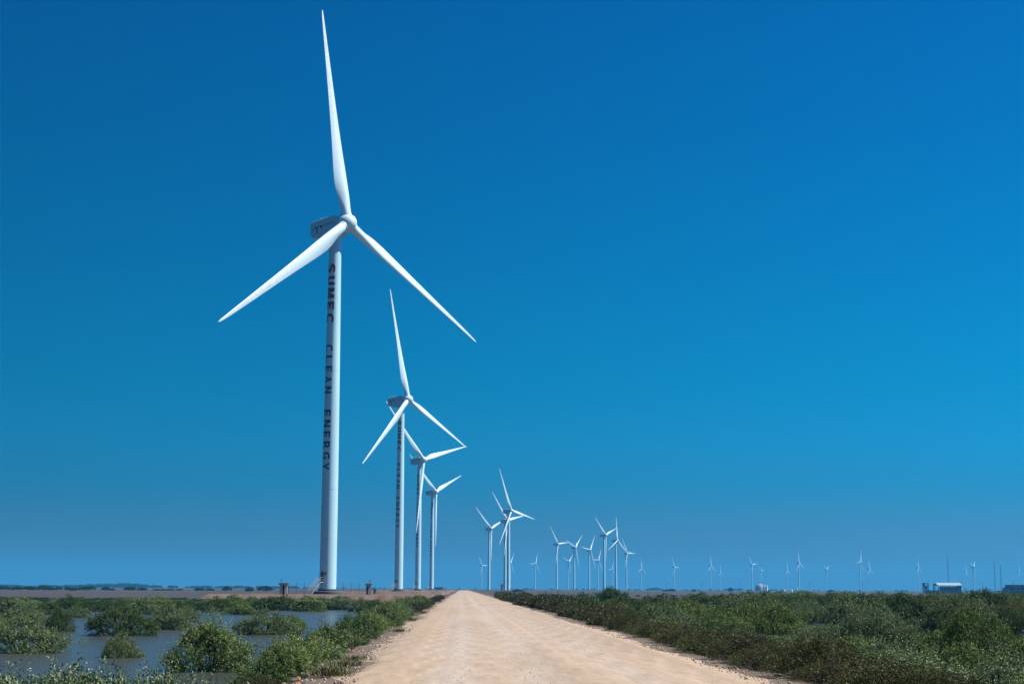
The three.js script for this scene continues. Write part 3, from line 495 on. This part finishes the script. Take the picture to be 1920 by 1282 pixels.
{
  const r = rng(555), N = 620, im = new THREE.InstancedMesh(SALTFARS[0].leaf, mats.deep, N), M = new THREE.Matrix4(), Q = new THREE.Quaternion();
  for (let k = 0; k < N; k++) {
    const left = k % 5 > 0, d = left ? rnd(r, 225, 345) : rnd(r, 300, 600), px = left ? rnd(r, -120, 620) : rnd(r, 1000, 2050), s = rnd(r, .4, .95), x = (px - 960) * PX(d);
    if (left && x > -64 && d > 305) { im.setMatrixAt(k, M.makeScale(0, 0, 0)); continue; }
    im.setMatrixAt(k, M.compose(new THREE.Vector3(x, Math.max(WATER, groundHeight(x - axis(d), d)) - .03, -d), Q.setFromAxisAngle(new THREE.Vector3(0, 1, 0), k), new THREE.Vector3(s * 1.7, s * .8, s * 1.7)));
  }
  stuff(im, 'marsh_scrub', 'low salt marsh scrub dotted over the far mud flats', 'scrub');
}
// grass tufts and stones on the road's left edge
{
  const r = rng(321), tuftGeo = (seed) => { const q = rng(seed), pos = [], col = []; for (let k = 0; k < 170; k++) { const a = q() * 6.28, f = q() * .26, h = rnd(q, .08, .26), l = rnd(q, .02, .22), w = rnd(q, .004, .009), x = Math.cos(a) * f * 1.5, z = Math.sin(a) * f, b = a + rnd(q, -1, 1), c = mixc([.075, .10, .035], [.15, .14, .06], q()); const X = Math.cos(b) * l, Z = Math.sin(b) * l, sx = -Math.sin(b) * w, sz = Math.cos(b) * w; for (const P of [[x - sx, 0, z - sz], [x + sx, 0, z + sz], [x + X * .4 + sx, h * .7, z + Z * .4 + sz], [x - sx, 0, z - sz], [x + X * .4 + sx, h * .7, z + Z * .4 + sz], [x + X * .4 - sx, h * .7, z + Z * .4 - sz], [x + X * .4 - sx, h * .7, z + Z * .4 - sz], [x + X * .4 + sx, h * .7, z + Z * .4 + sz], [x + X, h, z + Z]]) { pos.push(...P); col.push(...c); } } const g = new THREE.BufferGeometry(); g.setAttribute('position', new THREE.Float32BufferAttribute(pos, 3)); g.setAttribute('color', new THREE.Float32BufferAttribute(col, 3)); g.computeVertexNormals(); return g; };
  const tufts = [tuftGeo(1), tuftGeo(2)];
  [[664, 1238, 1.3, 'larger grass tuft on the left road shoulder, farther of the near three'], [640, 1250, 1.5, 'wide grass tuft in the middle of the near three on the left shoulder'], [622, 1266, 1.9, 'nearest grass tuft on the left shoulder at the bottom'], [748, 1184, 1.3, 'low grass tuft on the left shoulder below the bend of bushes'], [770, 1163, 1.4, 'far grass tuft on the left shoulder'], [792, 1150, 1.5, 'farthest grass tuft on the left road shoulder']].forEach(([x, y, s, label], k) => {
    const p = onLevel(x, y, -.03), m = mesh(numbered('grass_tuft'), tufts[k % 2], mats.salt, scene); tag(m, label, 'grass', 'grass tufts on the left shoulder'); m.position.copy(p); m.scale.set(s, s * .5, s); m.rotation.y = k;
  });
  const stones = []; for (let k = 0; k < 5; k++) { const g = new THREE.IcosahedronGeometry(1, 1), p = g.attributes.position; for (let i = 0; i < p.count; i++) { const v = new THREE.Vector3().fromBufferAttribute(p, i), f = .72 + .5 * noise(v.x * 1.7 + 9 + k * 7, v.y * 1.7 + v.z * 2.3, 200 + k); p.setXYZ(i, v.x * f * 1.2, v.y * f * .7, v.z * f); } g.computeVertexNormals(); stones.push(g); }
  const sm = [std(.30, .15, .10, .95), std(.20, .11, .08, .95), std(.34, .27, .21, .95), std(.16, .14, .13, .95)];
  for (let k = 0; k < 60; k++) { const d = 29 + 70 * r() * r(), lat = -(4.75 + r() * .9), m = mesh(numbered('stone'), stones[k % 5], sm[Math.floor(r() * 4)], scene), s = rnd(r, .03, .085); tag(m, 'reddish rubble stone on the left road bank', 'stone', 'rubble on the left bank'); m.position.set(axis(d) + lat, groundHeight(lat, d) + s * .25, -d); m.scale.setScalar(s); m.rotation.set(r(), r() * 6, r()); }
  const pebble = new THREE.IcosahedronGeometry(1, 0), N = 5200, im = new THREE.InstancedMesh(pebble, new THREE.MeshStandardMaterial({ color: 0xffffff, roughness: .95 }), N), M = new THREE.Matrix4(), Q = new THREE.Quaternion(), E = new THREE.Euler();
  for (let k = 0; k < N; k++) {
    const d = 24 + 110 * r() ** 1.6, u = r(), edge = u < .55, lat = edge ? (u < .30 ? 1 : -1) * (4.35 + (r() + r() - 1) * .8) : (r() * 2 - 1) * 4.1, s = (edge ? .010 : .007) + (edge ? .026 : .014) * r() ** 3;
    im.setMatrixAt(k, M.compose(new THREE.Vector3(axis(d) + lat, Math.abs(lat) > 4.3 ? groundHeight(lat, d) + s * .4 : .012 - .03 * (lat / HALF) ** 2, -d), Q.setFromEuler(E.set(r() * 6, r() * 6, r() * 6)), new THREE.Vector3(s * 1.2, s * .8, s)));
    const c = r(); im.setColorAt(k, c < .5 ? rgb(.42, .32, .22) : c < .75 ? rgb(.26, .19, .14) : rgb(.55, .46, .36));
  }
  stuff(im, 'gravel', 'loose gravel scattered over the sandy road and its edges', 'gravel');
}

// ------------------------------------------------------------------ around the first turbine: huts and fence
const hutWall = std(.40, .34, .315, .92), hutRoof = std(.17, .135, .115, .9), hutDark = std(.035, .035, .04, .9);
function hut(px, d, w, h, level, label, doorway) {
  const t = thing('concrete_kiosk', label, 'kiosk', 'small concrete kiosks beside the turbine', [(px - 960) * PX(d), level, -d], .1);
  const rh = h * .15, bh = h - rh;
  if (doorway) { mesh('wall', mergeGeometries([box(w * .40, bh, w, -w * .30, bh / 2, 0), box(w * .34, bh, w, w * .33, bh / 2, 0), box(w * .3, bh * .98, w * .3, 0, bh * .49, -w * .3)]), hutWall, t); mesh('door', box(w * .25, bh * .93, .06, -.02 * w, bh * .465, w * .12), hutDark, t); }
  else { mesh('wall', box(w, bh, w, 0, bh / 2, 0), hutWall, t); mesh('door', box(.05, bh * .8, w * .5, w / 2 + .026, bh * .42, 0), hutDark, t); mesh('panel', box(w * .3, bh * .82, .05, -w * .2, bh * .45, w / 2 + .026), hutDark, t); }
  mesh('roof_slab', mergeGeometries([box(w * 1.36, rh * .62, w * 1.36, 0, bh + rh * .31, 0), box(w * 1.2, rh * .38, w * 1.2, 0, bh + rh * .81, 0)]), hutRoof, t);
  const lamp = mesh('lamp', mergeGeometries([bar([0, h, 0], [0, h + .55, 0], .035), box(.24, .18, .2, .05, h + .62, 0)]), hutDark, t); lamp.position.x = doorway ? -w * .35 : w * .15;
}
hut(533.5, 336, 1.55, 2.35, .34, 'concrete kiosk with a dark doorway, left of the tallest turbine', true);
hut(693, 336, 1.05, 2.3, .34, 'narrow concrete kiosk with wide cap, right of the tallest turbine', false);
hut(705, 450, .8, 2.0, -.5, 'small far kiosk just right of the narrow one', false);
hut(943.5, 1740, 2.6, 7.0, -.8, 'dark tall kiosk at the foot of the clustered turbines', false);
{
  const d = 357, t = thing('wire_fence', 'thin wire fence on posts behind the foot of the tallest turbine', 'fence', undefined, [0, .3, -d]), x0 = (543 - 960) * PX(d), x1 = (690 - 960) * PX(d), m = std(.20, .21, .23, .7), n = 10, post = box(.09, 2.5, .09, 0, 1.25, 0);
  for (let k = 0; k <= n; k++) mesh('post', post, m, t).position.x = lerp(x0, x1, k / n);
  for (let k = 0; k < 9; k++) mesh('wire', bar([x0, .2 + k * .27, 0], [x1, .2 + k * .27, 0], .012, 4), m, t);
}
// ------------------------------------------------------------------ far trees
const TREES = []; for (let k = 0; k < 3; k++) TREES.push(crown({ seed: 260 + k, R: 2.2, H: [3.0, 2.6, 3.4][k], lobes: 6, shoots: 260, leaves: 6, len: .55, wide: .26, tints: [[.050, .075, .030], [.062, .085, .036], [.042, .062, .026]], pale: .02, base: [.25, .1, .3][k], shoot: .4 }));
{
  const r = rng(404);
  const tree = (px, d, h, w, label, group) => { const f = TREES[Math.floor(r() * 3)], t = thing('tree', label, 'tree', group, [(px - 960) * PX(d), -.9, -d], r() * 6); t.scale.set(w, h * .78, w); mesh('crown', f.leaf, mats.deep, t); mesh('trunk', f.stem, barkMat, t); };
  const g = 'dark low trees on the left horizon', l = 'dark low tree in the close row on the left horizon';
  for (const x of [3, 12, 22, 30, 38, 55, 63, 74, 82, 92, 100, 112, 130, 137, 145, 153, 163, 172]) tree(x, 1080 + rnd(r, -80, 80), rnd(r, .7, 1.15), rnd(r, .9, 1.3), l, g);
  tree(200, 1080, 1.0, 1.1, 'first lone dark tree right of the close row on the left horizon', g);
  tree(211, 1050, .6, .9, 'lowest of the lone dark trees on the left horizon', g);
  tree(246, 1080, 1.05, 1.9, 'widest lone dark tree on the left horizon', g);
  tree(268, 1080, .8, 1.3, 'lone dark tree just right of the widest one, left horizon', g);
  for (const x of [295, 308, 322, 338]) tree(x, 1150, .5, 1.1, 'scrubby low tree in the thin middle row on the left horizon', g);
  tree(375, 1080, .8, 1.5, 'left one of two flat dark trees on the left horizon', g);
  tree(395, 1080, .6, 1.4, 'right one of two flat dark trees on the left horizon', g);
  tree(427, 1050, 1.0, 1.2, 'round dark tree third from the kiosk, left horizon', g);
  tree(469, 1050, 1.15, 1.2, 'tallest round tree second from the kiosk, left horizon', g);
  tree(500, 1000, 1.15, 1.9, 'broad dark tree nearest the kiosk on the left horizon', g);
  tree(973, 1100, .75, 1.6, 'dark round bush-like tree on the flat right of the road end', 'dark trees on the right flat');
  tree(1441, 420, .95, .8, 'single dark tree top in front of the white tanks', 'dark trees on the right flat');
  tree(1373, 2300, 2.3, 1.6, 'dark tree standing in front of the long white shed', 'dark trees on the right flat');
  for (const [x, s] of [[1252, 1.0], [1262, 1.3], [1303, .7], [1560, 1.0]]) tree(x, 1900, s, s * 1.5, 'hazy dark tree dotted along the right-hand horizon', 'dark trees on the right flat');
  const N = 420, im = new THREE.InstancedMesh(TREES[0].leaf, mats.deep, N), M = new THREE.Matrix4(), Q = new THREE.Quaternion();
  for (let k = 0; k < N; k++) {
    let px, d, s; const u = r();
    if (u < .5) { px = rnd(r, -120, 560); d = rnd(r, 3300, 3900); const b = Math.exp(-(((px - 225) / 60) ** 2)); s = rnd(r, 1.2, 1.9) + b * rnd(r, .8, 1.5); }
    else if (u < .64) { px = rnd(r, 1216, 1246); d = rnd(r, 4200, 4500); s = rnd(r, 1.5, 2.4) * (1 - Math.abs(px - 1230) / 30); s = Math.max(1, s); }
    else { px = rnd(r, 560, 2050); d = rnd(r, 3800, 4600); s = rnd(r, .7, 1.3); }
    im.setMatrixAt(k, M.compose(new THREE.Vector3((px - 960) * PX(d), -1.2, -d), Q.setFromAxisAngle(new THREE.Vector3(0, 1, 0), k), new THREE.Vector3(s * 1.6, s, s * 1.6)));
  }
  stuff(im, 'distant_treeline', 'hazy blue tree line along the far horizon', 'treeline');
}
// ------------------------------------------------------------------ works on the right horizon
const clad = (() => { const t = texture(128, 64, (i, j) => .78 + .22 * Math.abs(Math.sin(i / 128 * Math.PI * 16)), true, [.25, .25]); return t; })();
const wallBlue = new THREE.MeshStandardMaterial({ color: rgb(.14, .20, .25), roughness: .6, map: clad }), wallGrey = std(.22, .25, .28, .7), roofPale = std(.32, .38, .41, .6), darkSteel = std(.085, .10, .115, .6), tankWhite = std(.78, .80, .80, .45), paneDark = new THREE.MeshPhysicalMaterial({ color: rgb(.02, .03, .04), roughness: .15 });
const LOW = -.85;
{
  const d = 1250, u = PX(d), X = (px) => (px - 960) * u;
  { // hall with a pale gable roof, open at the ends
    const x0 = X(1757), x1 = X(1802.5), w = x1 - x0, t = thing('hall', 'open-sided hall with a pale gable roof on the right horizon', 'building', undefined, [(x0 + x1) / 2, LOW, -d]), e = 6.5, dp = 14;
    const roof = new THREE.ExtrudeGeometry(new THREE.Shape([[-dp / 2 - .6, e], [0, e + 1.9], [dp / 2 + .6, e], [dp / 2 + .6, e + .22], [0, e + 2.12], [-dp / 2 - .6, e + .22]].map(([a, b]) => new THREE.Vector2(a, b))), { depth: w, bevelEnabled: false }).translate(0, 0, -w / 2).rotateY(Math.PI / 2);
    mesh('roof', roof, roofPale, t);
    mesh('front_wall', box(w * .86, 5.6, .2, 0, 2.8, dp / 2), wallBlue, t);
    mesh('gable_wall', box(.2, e, dp - 1.2, w / 2 - .5, e / 2, 0), roofPale, t);
    for (let k = 0; k <= 6; k++) mesh('column', box(.35, e, .35, -w / 2 + .4 + k * (w - 1.4) / 6, e / 2, dp / 2 + .5), darkSteel, t);
    mesh('end_stair', mergeGeometries([box(.4, 7.4, .4, -w / 2 - 2, 3.7, 2), box(.4, 7.4, .4, -w / 2 - .9, 3.7, 2), box(1.6, .3, 1.4, -w / 2 - 1.4, 7.3, 2), box(1.6, .3, 1.4, -w / 2 - 1.4, 4.2, 2)]), darkSteel, t);
  }
  { // low flat building before the hall
    const x0 = X(1729), x1 = X(1789), w = x1 - x0, t = thing('low_building', 'low flat blue-grey building in front of the pale-roofed hall', 'building', undefined, [(x0 + x1) / 2, LOW, -d + 16]);
    mesh('wall', box(w, 2.7, 6, 0, 1.35, 0), wallGrey, t); mesh('roof', box(w + .5, .25, 6.5, 0, 2.83, 0), wallBlue, t);
    for (let k = 0; k < 7; k++) mesh('window', box(1.3, .9, .06, -w / 2 + 2 + k * (w - 4) / 6, 1.6, 3.03), paneDark, t);
  }
  { // framed hopper tower
    const t = thing('hopper_tower', 'dark open-framed hopper tower left of the hall', 'tower', undefined, [X(1735), LOW, -d + 6]);
    for (const [a, b] of [[-1.7, -1.7], [1.7, -1.7], [-1.7, 1.7], [1.7, 1.7]]) mesh('post', box(.45, 8.4, .45, a, 4.2, b), darkSteel, t);
    mesh('hopper', new THREE.CylinderGeometry(1.25, .45, 2.6, 14).translate(0, 4.6, 0), wallGrey, t);
    mesh('deck', mergeGeometries([box(4, .35, 4, 0, 6.1, 0), box(4, .3, 4, 0, 8.2, 0), box(4, .3, .3, 0, 3.2, 1.7), box(1.3, 2.2, 1.6, -1.3, 7.2, 0)]), darkSteel, t);
  }
  { // long building at the picture's right edge
    const x0 = X(1870), x1 = X(1962), w = x1 - x0, t = thing('long_building', 'long flat-roofed blue building with small windows at the right edge', 'building', undefined, [(x0 + x1) / 2, LOW, -d + 30]);
    mesh('wall', box(w, 6.9, 12, 0, 3.45, 0), wallBlue, t); mesh('roof', box(w + .6, .35, 12.6, 0, 7.08, 0), wallGrey, t); mesh('annex', box(2.6, 5.2, 8, -w / 2 - 1.31, 2.6, 0), wallGrey, t);
    for (let k = 0; k < 9; k++) { if (k === 4) continue; const wd = mesh('window', box(1.5, 1.3, .06, -w / 2 + 2.4 + k * 3.7, 4.2, 6.03), paneDark, t); mesh('sill', box(1.7, .12, .16, -w / 2 + 2.4 + k * 3.7, 3.48, 6.08), roofPale, wd); }
    mesh('door', box(2.6, 3.2, .08, -w / 2 + 2.4 + 4 * 3.7, 3.7, 6.04), darkSteel, t);
    mesh('vent_pipe', new THREE.CylinderGeometry(.25, .25, 2, 10).translate(-w / 2 + 4.6, 8.2, 0), darkSteel, t);
  }
}
function mast(px, top, d, label) {
  const h = (sight(px, top)[1]) * d + EYE - LOW, t = thing('lattice_mast', label, 'mast', 'thin masts on the right horizon', [sight(px, top)[0] * d, LOW, -d]), legs = [], w = .55, P = [[w, 0], [-w / 2, w * .87], [-w / 2, -w * .87]], br = [];
  for (let k = 0; k < 3; k++) { const [a, b] = P[k], [c, e] = P[(k + 1) % 3]; mesh('leg', bar([a, 0, b], [a * .5, h, b * .5], .06, 5), darkSteel, t); for (let y = 0; y < h - 1.4; y += 1.4) br.push(bar([a * (1 - y / h / 2), y, b * (1 - y / h / 2)], [c * (1 - y / h / 2), y + 1.4, e * (1 - y / h / 2)], .03, 4)); }
  mesh('bracing', mergeGeometries(br), darkSteel, t);
}
mast(1777.5, 1044.5, 1400, 'tallest thin mast, rising behind the pale-roofed hall');
mast(1864.8, 1052, 1300, 'left one of two masts beside the long building');
mast(1876.5, 1060, 1300, 'right one of two masts beside the long building');
for (const [px, label] of [[1253, 'faint pole left of the first small right-hand turbine'], [1319, 'faint pole just left of the pair of small turbines'], [1391.6, 'faint pole right of the long white shed'], [1520.5, 'faint pole right of the white tanks'], [1620, 'faint pole beside the tallest small turbine'], [1847, 'faint pole left of the two masts']]) {
  const d = 2100, t = thing('utility_pole', label, 'pole', 'faint utility poles', [(px - 960) * PX(d), LOW, -d]); mesh('shaft', bar([0, 0, 0], [0, 13, 0], .16, 8), darkSteel, t); mesh('crossarm', box(2.2, .16, .16, 0, 12.2, 0), darkSteel, t);
}
{
  const d = 2500, u = PX(d), s = thing('storage_shed', 'long low white shed on the right horizon', 'building', undefined, [(1379 - 960) * u, LOW, -d]); mesh('wall', box(27, 2.6, 8, 0, 1.3, 0), tankWhite, s); mesh('roof', new THREE.CylinderGeometry(4.3, 4.3, 27.4, 3, 1).rotateX(Math.PI / 2).rotateY(Math.PI / 2).scale(1, .28, 1).translate(0, 3.3, 0), roofPale, s);
  const d2 = 3300, v = PX(d2), dm = thing('storage_dome', 'big hazy grey storage dome on the right horizon', 'dome', undefined, [(1427 - 960) * v, LOW, -d2]); mesh('shell', new THREE.LatheGeometry([[9.2, 0], [9.2, 5], [8.6, 8.5], [7, 11.6], [4.4, 14], [.01, 15.2]].map(([a, b]) => new THREE.Vector2(a, b)), 36), wallGrey, dm); mesh('top_cap', new THREE.CylinderGeometry(1.4, 1.6, 1.2, 16).translate(0, 15.4, 0), wallGrey, dm);
  for (const [px, w, h, label] of [[1435, 2.4, 11, 'tall thin white silo touching the storage dome'], [1440.3, 3.4, 9.5, 'white silo right of the storage dome'], [1472.5, 4.6, 3.6, 'squat white tank below the tiny turbine'], [1486, 4.4, 3.8, 'squat white tank right of the first squat one'], [1497, 1.6, 6.5, 'slim white tank left of the taller small turbine']]) { const t = thing('white_tank', label, 'tank', 'white tanks on the right horizon', [(px - 960) * PX(2400), LOW, -2400]); mesh('shell', new THREE.CylinderGeometry(w / 2, w / 2, h * .9, 20).translate(0, h * .45, 0), tankWhite, t); mesh('lid', new THREE.ConeGeometry(w / 2 + .08, h * .1, 20).translate(0, h * .95, 0), roofPale, t); }
  const sh = thing('grey_shed', 'low grey shed behind the last turbine of the left row', 'building', undefined, [(823 - 960) * PX(1500), LOW, -1500]); mesh('wall', box(10, 3.2, 6, 0, 1.6, 0), wallGrey, sh); mesh('roof', box(10.6, .3, 6.6, 0, 3.35, 0), wallBlue, sh);
}


shade(scene);
renderer.render(scene, camera);
